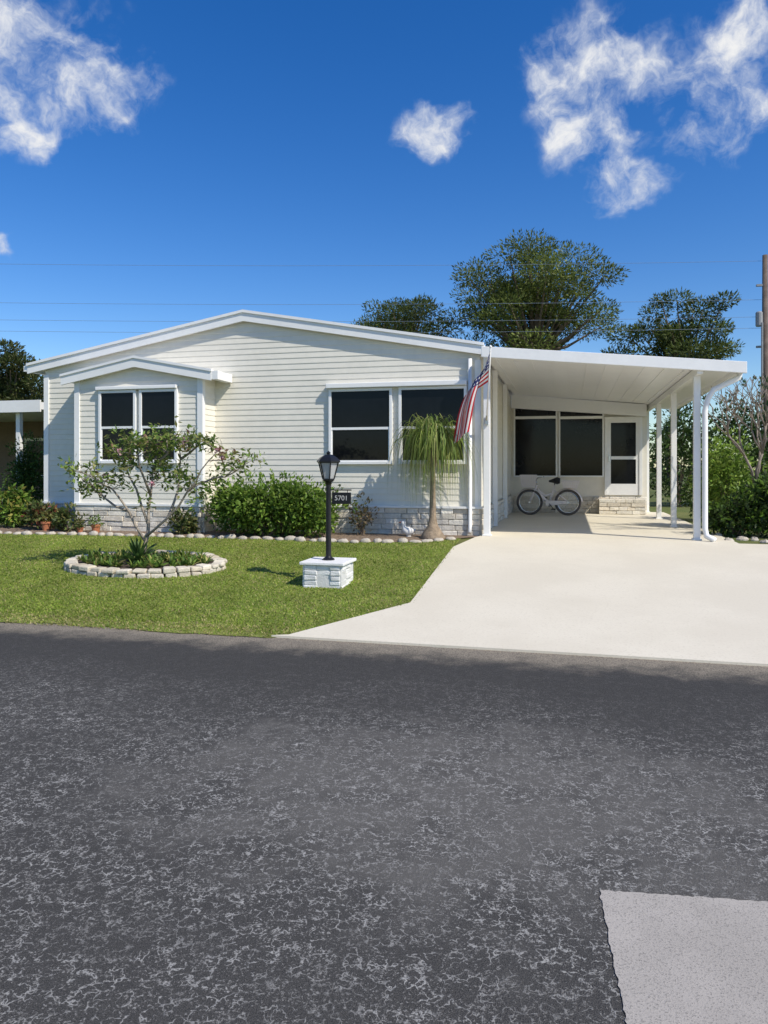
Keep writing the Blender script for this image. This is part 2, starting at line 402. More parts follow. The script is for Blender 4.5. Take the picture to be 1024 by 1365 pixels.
# windows
def window(X0, X1, Z0, Z1, yf, rail, m=m_glass, fw=.05, label=None):
    mb = MB()
    mb.box(X0-fw, X0, yf-.065, yf, Z0-fw, Z1+fw); mb.box(X1, X1+fw, yf-.065, yf, Z0-fw, Z1+fw)
    mb.box(X0, X1, yf-.062, yf, Z1, Z1+fw); mb.box(X0, X1, yf-.075, yf, Z0-fw, Z0)
    w = mb.build('window', m_white, house, bevel=.004)
    if rail:
        zm = Z0+(Z1-Z0)*rail
        mb = MB(); mb.box(X0, X1, yf-.052, yf-.022, zm-.022, zm+.022); mb.build('meeting_rail', m_white, w)
        mb = MB(); mb.box(X0, X1, yf-.042, yf-.03, zm+.022, Z1); mb.build('pane', m, w)
        mb = MB(); mb.box(X0+.02, X1-.02, yf-.036, yf-.024, Z0+.022, zm-.022); mb.build('pane', m, w)
        mb = MB(); mb.box(X0, X0+.02, yf-.045, yf-.022, Z0, zm-.022); mb.box(X1-.02, X1, yf-.045, yf-.022, Z0, zm-.022); mb.box(X0+.02, X1-.02, yf-.045, yf-.022, Z0, Z0+.022); mb.build('sash', m_white, w)
    else:
        mb = MB(); mb.box(X0, X1, yf-.042, yf-.03, Z0, Z1); mb.build('pane', m, w)
    return w
for a, b in ((443, 520), (536, 619)):
    p, q = at(a, 521, HYF), at(b, 616, HYF); window(p.x, q.x, 1.68, 2.92, HYF, .47)
for a, b in ((137, 180), (191, 235)):
    p, q = at(a, 521, BYF), at(b, 613, BYF); window(p.x, q.x, 1.70, 2.95, BYF, .49)
p, q = at(437, 515, HYF), at(623, 515, HYF); mb = MB(); mb.box(p.x, q.x, HYF-.13, HYF-.016, 2.975, 3.06); mb.build('window_header', m_white, house, bevel=.01)
p, q = at(131, 515, BYF), at(238, 515, BYF); mb = MB(); mb.box(p.x, q.x, BYF-.10, BYF-.016, 3.005, 3.07); mb.build('window_header', m_white, house, bevel=.01)
# carport
KX0, KX1, KYF, KYB = -1.38, 2.52, 12.2, 20.4
def kz(x): return 3.545-.098*(x-KX0)
mb = MB(); mb.prism([(KX0, kz(KX0)), (KX1, kz(KX1)), (KX1, kz(KX1)-.07), (KX0, kz(KX0)-.07)], KYF+.03, KYB)
kroof = mb.build('carport_roof', m_ceil, house)
mb = MB()
for x in np.arange(KX0+.15, KX1-.1, .305):
    mb.box(x, x+.012, KYF+.12, KYB-.02, kz(x)-.083, kz(x)-.0705)
mb.build('ceiling_ribs', m_ceil, kroof)
mb = MB(); mb.prism([(KX0-.01, kz(KX0)+.02), (KX1+.1, kz(KX1+.1)+.02), (KX1+.1, kz(KX1+.1)-.155), (KX0-.01, kz(KX0)-.155)], KYF-.03, KYF+.027)
mb.build('fascia', m_white, kroof, bevel=.006)
mb = MB(); mb.box(KX1+.003, KX1+.10, KYF+.03, KYB, kz(KX1)-.14, kz(KX1)+.005); mb.build('gutter', m_white, kroof, bevel=.01)
PX = 1.97
mb = MB(); mb.box(PX-.04, PX+.04, KYF+.03, KYB-.1, kz(PX)-.20, kz(PX)-.086); mb.build('beam', m_white, kroof)
def post(x, y, w=.10, zt=None):
    mb = MB(); zt = zt or kz(x)-.2
    mb.box(x-w/2, x+w/2, y-w/2, y+w/2, ZL+.024, zt); mb.box(x-w/2-.02, x+w/2+.02, y-w/2-.02, y+w/2+.02, ZL+.024, ZL+.05)
    mb.build('carport_post', m_white, house, bevel=.006)
for y in (12.55, 15.2, 17.6, 20.2): post(PX, y)
post(-1.33, 12.5, .11, kz(-1.33)-.07)
for y in (14.6, 17.0):
    mb = MB(); mb.box(HX1+.02, HX1+.11, y-.05, y+.05, ZL+.03, kz(HX1)-.08); mb.build('carport_post', m_white, house)
mb = MB(); mb.tube([(KX1+.05, 12.42, kz(KX1)-.13), (KX1+.04, 12.42, kz(KX1)-.2), (PX+.22, 12.42, 2.78), (PX+.14, 12.42, 2.64), (PX+.10, 12.43, 2.45), (PX+.10, 12.43, .62), (PX+.12, 12.40, .50), (PX+.22, 12.3, .45)], .045, 8)
mb.build('downspout', m_white, house, smooth=True)
mb = MB(); mb.tube([(HX1-.16, HYF-.07, 3.42), (HX1-.16, HYF-.07, .6), (HX1-.16, HYF-.14, .47)], .035, 8); mb.build('downspout', m_white, house, smooth=True)
# enclosed room at the back of the carport
BY = 19.5
mb = MB(); mb.box(HX1, 1.90, BY, 24, ZL, 3.18)
mb.build('porch_wall', m_siding, house)
mb = MB(); stones(mb, front(BY-.004), HX1+.08, 1.90, ZL+.03, ZL+.45, .1, 9, PALS); mb.build('stone_skirt', m_stone, house, attr=True, bevel=.008)
hl, hr = at(684, 544, BY-.2), at(862, 555, BY-.2)
mb = MB(); mb.prism([(HX1+.03, hl.z), (hr.x, hr.z), (hr.x, kz(hr.x)-.086), (HX1+.03, kz(HX1+.03)-.086)], BY-.24, BY-.10); mb.build('header_beam', m_ceil, house)
def bw(a, b, c, d, rail=None):
    p, q = at(a, c, BY), at(b, d, BY); return window(p.x, q.x, q.z, p.z, BY, rail, m_screen, .04)
bw(687, 741, 559, 634); bw(747, 803, 559, 634)
bw(687, 741, 540, 554.5); bw(747, 803, 540, 554.5)
p, q = at(806, 556, BY), at(856, 660, BY)
mb = MB(); mb.box(p.x, p.x+.07, BY-.07, BY, q.z, p.z); mb.box(q.x-.07, q.x, BY-.07, BY, q.z, p.z); mb.box(p.x+.07, q.x-.07, BY-.07, BY, p.z-.07, p.z)
X0, X1, Z0, Z1 = p.x+.07, q.x-.07, q.z, p.z-.07
zl, zm = Z0+.28, Z0+.28+(Z1-Z0-.34)*.42
mb.box(X0, X0+.08, BY-.05, BY, Z0, Z1); mb.box(X1-.08, X1, BY-.05, BY, Z0, Z1); mb.box(X0+.08, X1-.08, BY-.05, BY, Z0, zl); mb.box(X0+.08, X1-.08, BY-.05, BY, Z1-.08, Z1); mb.box(X0+.08, X1-.08, BY-.05, BY, zm-.04, zm+.04)
door = mb.build('door', m_white, house)
mb = MB(); mb.box(X0+.08, X1-.08, BY-.03, BY-.02, zl, zm-.04); mb.build('pane', m_screen, door)
mb = MB(); mb.box(X0+.08, X1-.08, BY-.03, BY-.02, zm+.04, Z1-.08); mb.build('pane', m_screen, door)
mb = MB(); mb.box(X0+.02, X0+.06, BY-.11, BY-.052, zm-.1, zm+.06); mb.build('handle', m_chrome, door)
mb = MB(); stones(mb, front(BY-.35), p.x-.15, q.x+.05, ZL+.024, ZL+.40, .09, 15, PALS); mb.box(p.x-.15, q.x+.05, BY-.36, BY-.07, ZL+.024, ZL+.40, (.55, .5, .43))
mb.build('step', m_stone, house, attr=True, bevel=.008)
# ---------------------------------------------------------------- flag on a slanted staff
def flag_material():
    m = bpy.data.materials.new('flag_cloth'); t = nt(m)
    uv = N(t, 'ShaderNodeTexCoord').outputs['UV']; s = N(t, 'ShaderNodeSeparateXYZ'); t.links.new(uv, s.inputs[0]); u, v = s.outputs[0], s.outputs[1]
    st = M2(t, 'LESS_THAN', M2(t, 'MODULO', M2(t, 'FLOOR', M2(t, 'MULTIPLY', v, 12.999)), 2), .5)
    col = MIX(t, st, (.75, .74, .72), (.50, .018, .03))
    can = M2(t, 'MULTIPLY', M2(t, 'LESS_THAN', u, .4), M2(t, 'LESS_THAN', v, 7/13))
    fx = M2(t, 'SUBTRACT', M2(t, 'FRACT', M2(t, 'MULTIPLY', u, 6/.4)), .5); fy = M2(t, 'SUBTRACT', M2(t, 'FRACT', M2(t, 'MULTIPLY', v, 5/(7/13))), .5)
    star = M2(t, 'LESS_THAN', M2(t, 'ADD', M2(t, 'MULTIPLY', fx, fx), M2(t, 'MULTIPLY', fy, fy)), .055)
    cc = MIX(t, star, (.02, .03, .13), (.75, .74, .72)); col = MIX(t, can, col, cc)
    p = N(t, 'ShaderNodeBsdfPrincipled'); t.links.new(col, p.inputs['Base Color']); p.inputs['Roughness'].default_value = .8
    tr = N(t, 'ShaderNodeBsdfTranslucent'); t.links.new(col, tr.inputs['Color']); mx = N(t, 'ShaderNodeMixShader'); mx.inputs[0].default_value = .3
    t.links.new(p.outputs[0], mx.inputs[1]); t.links.new(tr.outputs[0], mx.inputs[2]); out(t, mx.outputs[0]); return m
tip = at(654, 464, 11.45); foot = Vector((-1.33, 12.44, 2.35))
flag = thing('flag', 'striped red and white flag with starry blue corner on slanted staff at the carport post', 'flag', foot)
mb = MB(); mb.tube([foot, tip], .012, 8); mb.lathe([(.0, 0), (.02, .01), (.022, .03), (.0, .05)], tip, 8); mb.build('staff', m_white, flag, smooth=True)
mb = MB(); mb.box(foot.x-.03, foot.x+.03, foot.y-.03, foot.y+.01, foot.z-.06, foot.z+.06); mb.tube([foot, foot+(tip-foot)*.08], .02, 8); mb.build('bracket', m_chrome, flag)
nu, nv = 44, 26; V = []; UV = []
hd = (foot-tip).normalized()
for j in range(nv+1):
    for i in range(nu+1):
        v, u = j/nv, i/nu; r = u*1.33*(1-.12*v); k = min(1, r/.35)
        p = tip+hd*(.02+v*.62*(1-.25*k))+Vector((-.27, .04, -.95))*r
        p.x += -v*.26*k+.02*k*math.sin(v*9+u*2); p.y += k*(.055*math.sin(v*13+u*3)+.03*math.sin(u*9))
        p.x -= .05*math.sin(u*math.pi)*k
        V.append(p-foot); UV.append((u, v))
Fq = [(j*(nu+1)+i, j*(nu+1)+i+1, (j+1)*(nu+1)+i+1, (j+1)*(nu+1)+i) for j in range(nv) for i in range(nu)]
me = bpy.data.meshes.new('cloth'); me.from_pydata(V, [], Fq); uvl = me.uv_layers.new(name='UVMap')
for l in me.loops: uvl.data[l.index].uv = UV[l.vertex_index]
me.polygons.foreach_set('use_smooth', [True]*len(me.polygons)); me.materials.append(flag_material()); link('cloth', me, flag)
# ---------------------------------------------------------------- lamp post
lb = gnd(438, 785); LY = lb.y+.24; LX = at(438, 700, LY).x; LZ = gz(LY)
lamp = thing('lamp_post', 'short black lantern lamp post on white painted brick block on the lawn', 'lamp post', (LX, LY, LZ))
mb = MB(); hw = .235
WP = [(.76, .75, .72), (.72, .71, .68), (.79, .78, .76)]
zt = LZ+.26
for k, mp in enumerate((lambda a, z, o: (LX+a, LY-hw-o+.03, z), lambda a, z, o: (LX+hw+o-.03, LY+a, z), lambda a, z, o: (LX+a, LY+hw+o-.03, z), lambda a, z, o: (LX-hw-o+.03, LY+a, z))):
    stones(mb, mp, -hw+.01, hw-.01, LZ-.04, zt, .06, 20+k, WP, .15, .17)
mb.box(LX-hw-.008, LX+hw+.008, LY-hw-.008, LY+hw+.008, LZ-.05, zt-.002, (.66, .65, .62))
mb.box(LX-hw-.04, LX+hw+.04, LY-hw-.04, LY+hw+.04, zt, zt+.035, (.77, .76, .73))
mb.build('brick_base', m_wbrick, lamp, attr=True, bevel=.007)
zb = zt+.035; dep = LY*C-LX*S
zlan = CH+(HY-643)/F0*dep
mb = MB(); mb.lathe([(.075, 0), (.075, .012), (.05, .03), (.034, .05), (.031, zlan-zb-.03), (.05, zlan-zb)], (LX, LY, zb), 16); mb.build('pole', m_black, lamp, smooth=False)
mb = MB(); mb.lathe([(.03, 0), (.06, .01), (.075, .03), (.075, .045)], (LX, LY, zlan), 6)
mb.lathe([(.125, .235), (.15, .245), (.15, .26), (.11, .30), (.05, .335), (.02, .34), (.028, .36), (.0, .385)], (LX, LY, zlan), 6)
for k in range(6):
    t = 2*math.pi*k/6; mb.tube([(LX+.072*math.cos(t), LY+.072*math.sin(t), zlan+.04), (LX+.125*math.cos(t), LY+.125*math.sin(t), zlan+.24)], .008, 5)
lan = mb.build('lantern', m_black, lamp)
mb = MB(); mb.lathe([(.064, .046), (.115, .234)], (LX, LY, zlan), 6); mb.build('glass', m_lampglass, lan)
zs = CH+(HY-664)/F0*dep
mb = MB(); mb.tube([(LX, LY, zs+.10), (LX+.29, LY, zs+.10)], .008, 6)
mb.tube([(LX+.09, LY, zs+.10), (LX+.09, LY, zs+.07)], .004, 5); mb.tube([(LX+.24, LY, zs+.10), (LX+.24, LY, zs+.07)], .004, 5)
mb.build('sign_bracket', m_black, lamp)
mb = MB(); mb.box(LX+.045, LX+.285, LY-.008, LY+.008, zs-.07, zs+.07); plq = mb.build('number_plaque', m_black, lamp, bevel=.004)
cu = bpy.data.curves.new('digits', 'FONT'); cu.body = '5701'; cu.size = .085; cu.align_x = 'CENTER'; cu.align_y = 'CENTER'; cu.extrude = .002
to = bpy.data.objects.new('digits_tmp', cu); COL.objects.link(to); bpy.context.view_layer.update()
me = bpy.data.meshes.new_from_object(to.evaluated_get(bpy.context.evaluated_depsgraph_get())); bpy.data.objects.remove(to)
me.transform(Matrix.Translation((.165, -.012, zs-LZ)) @ Matrix.Rotation(math.radians(90), 4, 'X')); me.name = 'digits'; me.materials.clear(); me.materials.append(m_digit)
link('digits', me, plq)
# ---------------------------------------------------------------- oval stone planter
pf = gnd(193, 773); RXp, RYp = 1.17, .68; PYc = pf.y+RYp; PXc = at(193, 750, PYc).x; PZ = gz(PYc)
pl = thing('planter', 'low oval planter ring of pale tan stones on the lawn', 'planter', (PXc, PYc, PZ))
mb = MB(); r = random.Random(5)
PALP = [(.54, .48, .37), (.60, .54, .43), (.50, .43, .32), (.64, .58, .47)]
for course, (z0, z1, n) in enumerate(((-.04, .06, 38), (.063, .125, 34))):
    for k in range(n):
        e0, e1 = r.uniform(-.12, .12), r.uniform(-.12, .12)
        t0 = 2*math.pi*(k+.05+course*.45+e0*.5)/n; t1 = 2*math.pi*(k+.95+course*.45+e1*.5)/n; c = r.choice(PALP); kk = r.uniform(.85, 1.12); c = tuple(q*kk for q in c)
        j = r.uniform(-.022, .022); w = .15+r.uniform(-.02, .02); pts = []; zz = r.uniform(-.016, .012)
        for z in (z0, z1+zz):
            for t, o in ((t0, 0), (t1, 0), (t1, -w), (t0, -w)):
                o2 = o+r.uniform(-.01, .01); x, y = PXc+(RXp+o2+j)*math.cos(t), PYc+(RYp+o2+j)*math.sin(t); pts.append((x, y, gz(y)+z+r.uniform(-.007, .007)))
        mb.hexa(pts, c)
mb.build('stone_ring', m_stone, pl, attr=True, bevel=.016)
mb = MB(); n = 40; ring = [(PXc+(RXp-.09)*math.cos(2*math.pi*k/n), PYc+(RYp-.09)*math.sin(2*math.pi*k/n)) for k in range(n)]
mb.add([(x, y, gz(y)+.09) for x, y in ring]+[(PXc, PYc, PZ+.13)], [(k, (k+1) % n, n) for k in range(n)]); mb.build('soil', m_soil, pl)
def straps(lbt, base, n, L, w, cols, spread, droop, rng=R, seg=6):
    for _ in range(n):
        az = rng.uniform(0, 2*math.pi); el = rng.uniform(*spread); l = L*rng.uniform(.65, 1.1)
        h = np.array([math.cos(az), math.sin(az), 0]); s = np.linspace(0, 1, seg)[:, None]
        dz = math.sin(el); dh = math.cos(el)
        pts = np.array(base)+h*s*l*dh+np.array([0, 0, 1])*(s*l*dz-droop*l*s**2)
        c = np.array(cols[rng.integers(len(cols))])*rng.uniform(.75, 1.25)
        lbt.ribbon(pts, w*rng.uniform(.8, 1.2), np.array([-h[1], h[0], .15]), c)
lbt = LB()
for k in range(160):
    a = R.uniform(0, 2*math.pi); q = math.sqrt(R.uniform(0, 1)); x = PXc+(RXp-.20)*q*math.cos(a); y = PYc+(RYp-.20)*q*math.sin(a)
    straps(lbt, (x, y, gz(y)+.09), 9, R.uniform(.12, .22), .03, [(.12, .21, .035), (.18, .26, .05), (.40, .38, .12), (.08, .15, .03)], (.4, 1.35), .25)
o = lbt.build('ground_cover', m_leaf, None, (PXc, PYc, PZ)); setp(o, 'low variegated strappy ground cover filling the oval stone planter', 'ground cover', kind='stuff')
ag = thing('spiky_plant', 'dark green spiky rosette plant at foot of small tree in planter', 'plant', (PXc-.03, PYc-.12, PZ+.10)); lbt = LB()
straps(lbt, (PXc-.03, PYc-.12, PZ+.10), 80, .46, .045, [(.07, .14, .035), (.10, .18, .05), (.05, .10, .028)], (.25, 1.5), .25)
lbt.build('foliage', m_leaf, ag)
# small flowering tree of the planter
st = thing('small_tree', 'small open tree with grey forking branches and bronze green leaves in oval planter', 'tree', (PXc+.02, PYc, PZ+.1))
br = [[(192, 742, 0), (195, 720, 0), (198, 698, 0), (201, 660, .05), (204, 625, .1), (211, 590, .15)],
      [(194, 722, 0), (172, 682, -.1), (150, 652, -.2), (120, 634, -.2), (98, 628, -.25)],
      [(198, 700, 0), (182, 652, .15), (165, 617, .2), (150, 598, .2)],
      [(195, 715, 0), (224, 690, -.1), (250, 655, -.15), (268, 627, -.2), (290, 602, -.2)],
      [(224, 690, -.1), (238, 652, .1), (241, 612, .15), (236, 590, .2)],
      [(250, 655, -.15), (275, 642, 0), (300, 636, 0), (325, 620, .1)],
      [(172, 682, -.1), (140, 664, .1), (112, 642, .15)],
      [(201, 660, .05), (186, 622, -.2), (182, 594, -.3)],
      [(204, 625, .1), (224, 604, -.1), (222, 586, -.15)],
      [(241, 612, .15), (262, 596, .2), (276, 590, .2)],
      [(165, 617, .2), (176, 600, .1), (196, 590, 0)]]
mbb = MB(); lbt = LB(); rg = random.Random(3)
def wobble(pts, amp):
    o = [pts[0]]
    for a, b in zip(pts[:-1], pts[1:]):
        o.append(a.lerp(b, .5)+Vector((rg.uniform(-amp, amp), rg.uniform(-amp, amp), rg.uniform(-amp, amp)))); o.append(b)
    return o
for k, b in enumerate(br):
    pts = wobble([at(x, y, PYc+d) for x, y, d in b], .028); n = len(pts); r0 = .034 if k == 0 else .02
    mbb.tube(pts, [r0+(0.006-r0)*i/(n-1) for i in range(n)], 7)
    tips = [pts[-1]]
    for q in range(8):
        i = rg.randrange(n//2, n); a = pts[i]; e = a+Vector((rg.uniform(-.24, .24), rg.uniform(-.22, .22), rg.uniform(-.04, .16)))
        mbb.tube([a, (a+e)/2+Vector((rg.uniform(-.03, .03), 0, .02)), e], [.007, .005, .003], 5); tips.append(e)
    for e in tips:
        m_ = rg.randrange(14, 34); d = R.normal(0, 1, (m_, 3)); d[:, 2] = d[:, 2]*.7+.15; pos = np.array(e)+R.normal(0, .06, (m_, 3))
        pal = [(.13, .21, .04), (.18, .25, .055), (.10, .16, .035), (.25, .25, .08), (.17, .22, .05)]
        if rg.random() < .16: pal = [(.28, .17, .11), (.22, .18, .08), (.17, .20, .05)]
        lbt.leaves(pos, d, R.normal(0, 1, (m_, 3))+np.array([0, 0, 1.2]), R.uniform(.06, .12, m_), R.uniform(.026, .045, m_), palette(pal, m_))
mbb.build('trunk', m_pale, st, smooth=True); lbt.build('foliage', m_leaf, st)
for x, y in ((293, 600), (297, 611), (246, 588), (160, 600), (203, 645), (212, 592)):
    fl = LB(); c = np.array(at(x, y, PYc-.15)); m_ = 14; d = R.normal(0, 1, (m_, 3))
    fl.leaves(c+R.normal(0, .018, (m_, 3)), d, R.normal(0, 1, (m_, 3)), R.uniform(.035, .055, m_), R.uniform(.025, .04, m_), palette([(.52, .26, .32), (.58, .36, .40), (.40, .14, .16)], m_))
    fl.build('flower', m_flower, st)
# ---------------------------------------------------------------- edging stones
srcs = []; path = []
for q in range(4):
    mb = MB(); rr_ = random.Random(40+q); prof = [(.0, -.05), (.085, -.04), (.098, .015), (.082, .05), (.045, .064), (.0, .068)]
    mb.lathe(prof, (0, 0, 0), 9, q); mb.v = [(x*(1+rr_.uniform(-.14, .14)), y*(1+rr_.uniform(-.14, .14)), z+rr_.uniform(-.008, .008)) for x, y, z in mb.v]
    srcs.append(mb)
for a, b in zip(EP[:-1], EP[1:]):
    n = max(1, int((b-a).length/.02))
    path += [a.lerp(b, i/n) for i in range(n)]
last = path[0]; rg = random.Random(9); nxt = .17; mesh_src = {}
for p in path:
    if (p-last).length < nxt: continue
    nxt = rg.uniform(.14, .23); dirv = (p-last).normalized(); last = p; q = rg.randrange(4)
    if q not in mesh_src:
        o = srcs[q].build('edging_stone', m_edging, None, (0, 0, 0), smooth=True); mesh_src[q] = o.data
    else:
        o = bpy.data.objects.new('edging_stone', mesh_src[q]); COL.objects.link(o)
    o.location = (p.x, p.y+rg.uniform(-.03, .03), gz(p.y)+.01); o.scale = (nxt/.2*rg.uniform(.9, 1.1), rg.uniform(.5, .8), rg.uniform(.6, 1.1))
    o.rotation_euler = (rg.uniform(-.1, .1), rg.uniform(-.1, .1), math.atan2(dirv.y, dirv.x)+rg.uniform(-.2, .2))
    setp(o, 'low tan edging stone in the row between lawn and garden bed', 'stone', 'edging stones along the garden bed')
# ---------------------------------------------------------------- foliage makers
def blob(lbt, c, rad, n, ls, pal, rng=R, ratio=.42, shade=1.0):
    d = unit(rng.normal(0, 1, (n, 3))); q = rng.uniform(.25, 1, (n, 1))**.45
    pos = np.array(c)+d*q*np.array(rad)*(1+rng.normal(0, .10, (n, 1)))
    dr = d*.8+rng.normal(0, .7, (n, 3)); nr = d*.6+rng.normal(0, .6, (n, 3))+np.array([0, 0, .5])
    L = ls*rng.uniform(.6, 1.3, n)
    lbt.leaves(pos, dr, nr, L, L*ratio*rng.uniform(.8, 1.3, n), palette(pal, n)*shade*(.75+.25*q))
def shrub(name, label, x, y, rx, ry, h, n, ls, pal, cat='shrub', group=None, K=9, ratio=.45):
    z = gz(y); t = thing(name, label, cat, (x, y, z), group); lbt = LB(); mb = MB()
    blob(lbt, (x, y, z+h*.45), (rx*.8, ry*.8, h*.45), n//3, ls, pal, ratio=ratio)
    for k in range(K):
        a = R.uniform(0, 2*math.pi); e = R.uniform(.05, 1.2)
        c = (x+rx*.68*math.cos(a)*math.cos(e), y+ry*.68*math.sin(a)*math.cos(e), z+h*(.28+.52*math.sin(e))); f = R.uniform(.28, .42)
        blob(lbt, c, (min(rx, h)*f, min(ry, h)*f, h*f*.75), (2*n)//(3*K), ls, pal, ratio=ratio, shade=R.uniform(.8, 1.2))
        mb.tube([(x+R.normal(0, .05), y+R.normal(0, .05), z), ((x+c[0])/2, (y+c[1])/2, z+h*.3), c], [.02, .014, .006], 5)
    m_ = max(8, n//90); d = unit(R.normal(0, 1, (m_, 3))+np.array([0, 0, .8])); d[:, 2] = np.abs(d[:, 2])
    for k in range(m_):
        tipp = np.array((x, y, z+h*.45))+d[k]*np.array((rx, ry, h*.58))*R.uniform(.95, 1.15); q = 6
        lbt.leaves(tipp+R.normal(0, .03, (q, 3)), d[k]+R.normal(0, .5, (q, 3)), R.normal(0, 1, (q, 3))+np.array([0, 0, 1]), np.full(q, ls), np.full(q, ls*ratio), palette(pal, q))
    mb.build('stem', m_bark, t); lbt.build('foliage', m_leaf, t); return t
G1 = [(.12, .215, .028), (.165, .27, .038), (.085, .155, .024), (.22, .31, .055)]
GD = [(.035, .065, .018), (.05, .09, .022), (.065, .105, .028)]
GB = [(.20, .31, .045), (.15, .25, .035), (.27, .36, .07)]
GM = [(.09, .13, .035), (.12, .15, .045), (.07, .10, .03), (.18, .165, .06)]
c = at(361, 700, 12.0); shrub('hedge_bush', 'wide rounded bright green bush under the front window, right of the bay', c.x, 11.98, 1.42, .52, .98, 11500, .085, G1, 'bush', K=22)
c = at(482, 700, 12.25); shrub('shrub', 'thin brownish low shrub between the green bush and the drooping palm', c.x, 12.25, .24, .2, .62, 300, .07, [(.20, .15, .08), (.13, .13, .05), (.28, .21, .13)], K=5)
c = at(430, 700, 12.35); shrub('shrub', 'pale green spindly shrub at right end of the wide bush', c.x, 12.3, .3, .2, .8, 600, .08, GB, K=5)
c = at(42, 640, 13.6); shrub('hedge_shrub', 'dark green upright hedge shrub between the two houses', c.x-.15, 13.8, .55, .6, 1.75, 5000, .07, [(.06, .12, .025), (.09, .16, .03), (.045, .085, .02)], K=12)
c = at(8, 690, 12.2); shrub('shrub', 'leafy green and yellow shrub at far left of the garden bed', c.x, 12.3, .5, .35, .75, 1600, .11, G1+[(.28, .26, .06)], K=7)
c = at(52, 695, 12.0); shrub('shrub', 'low reddish green plant beside the left corner of the house', c.x, 12.1, .4, .3, .48, 800, .10, GM+[(.26, .08, .05)], K=5)
c = at(95, 698, 11.95); shrub('shrub', 'low grey green plant in front of the bay wall left corner', c.x, 11.9, .3, .2, .42, 500, .09, GM, K=5)
c = at(245, 700, 11.95); shrub('shrub', 'small dark green plant in front of the bay wall, behind the planter tree', c.x, 11.9, .3, .2, .40, 500, .09, GM, K=5)
c = at(972, 640, 15.2); shrub('shrub', 'bright yellow green rounded shrub right of the carport posts', c.x, 15.2, .62, .6, 1.75, 4200, .09, GB, K=12)
c = at(985, 690, 13.6); shrub('shrub', 'dark green low shrub in front of the bright shrub by the carport', c.x, 13.7, .55, .5, .70, 1900, .10, GD+G1[:1], K=9)
c = at(1040, 690, 13.4); shrub('shrub', 'dark leafy shrub at the right edge beside the driveway', c.x, 13.6, .6, .5, 1.0, 2200, .11, GD+G1[:2], K=9)
c = at(955, 690, 17.5); shrub('shrub', 'dark shaded shrub standing behind the carport posts', c.x-.1, 17.5, .6, .7, 1.3, 2000, .10, GD+G1[:1], K=9)
c = at(905, 690, 24); shrub('shrub', 'tall dark bush seen between the carport posts', c.x, 24, 1.2, 1.0, 3.2, 3500, .14, GD+[(.08, .14, .03)], K=12)
c = at(985, 690, 25); shrub('shrub', 'tall dark leafy bush behind the bare branched tree', c.x+.4, 25, 2.0, 1.4, 3.6, 5000, .15, GD+[(.09, .15, .03)], K=14)
for k, (px, py) in enumerate(((958, 715), (972, 722), (990, 720), (1006, 721), (1020, 724))):
    p = gnd(px, py); mb = MB(); q = .05+.018*(k % 3); rr_ = random.Random(k)
    mb.lathe([(.0, -.04), (q, -.02), (q*1.1, .02), (q*.7, .05), (.0, .06)], (0, 0, 0), 9, k); mb.v = [(p.x+x*(1+rr_.uniform(-.25, .25)), p.y+y*(1+rr_.uniform(-.25, .25)), p.z+z*(1+rr_.uniform(-.2, .2))) for x, y, z in mb.v]
    setp(mb.build('rock', m_edging, None, tuple(p), smooth=False, bevel=.006), 'small tan border rock beside the driveway right of the carport', 'rock', 'border rocks right of the carport')
# bare branched pale tree at right
btx = at(1012, 690, 14.2).x
bt = thing('bare_tree', 'leafless pale many branched small tree at the right edge of the garden', 'tree', (btx, 14.2, ZL)); mb = MB(); rg = random.Random(21)
def grow(a, d, l, r, n):
    e = a+d*l; mid = (a+e)/2+Vector((rg.uniform(-.04, .04), rg.uniform(-.04, .04), .02)); mb.tube([a, mid, e], [r, r*.9, r*.78], 6)
    if n == 0: return
    for k in range(3 if n > 2 else 2):
        nd = (d+Vector((rg.uniform(-.75, .75), rg.uniform(-.6, .6), rg.uniform(-.1, .4)))).normalized(); grow(e, nd, l*rg.uniform(.68, .85), r*.66, n-1)
grow(Vector((btx, 14.2, ZL)), Vector((-.08, 0, 1)), .82, .038, 5); mb.build('trunk', mat('grey_twig', (.23, .19, .155), .9, .3, 14), bt, smooth=True)
# ponytail palm
py_ = 12.05; pc = at(577, 700, py_)
palm = thing('ponytail_palm', 'ponytail palm with swollen base and fountain of drooping leaves before right window', 'palm', (pc.x, py_, gz(py_)))
mb = MB(); zb = gz(py_); top = at(577, 600, py_)
zz = top.z-zb
prof = [(.20, -.03), (.21, .04), (.16, .12), (.09, .22), (.058, .36), (.044, zz*.6), (.038, zz*.85), (.036, zz+.02)]
mb.lathe(prof, (pc.x, py_, zb), 14); mb.tube([(pc.x, py_, zb+zz*.8), (pc.x-.1, py_, zb+zz+.04), (pc.x-.13, py_, zb+zz+.16)], [.036, .032, .028], 8); mb.tube([(pc.x, py_, zb+zz*.8), (pc.x+.1, py_+.03, zb+zz+.02), (pc.x+.12, py_+.04, zb+zz+.12)], [.036, .032, .028], 8)
mb.build('trunk', m_palmbark, palm, smooth=True)
lbt = LB()
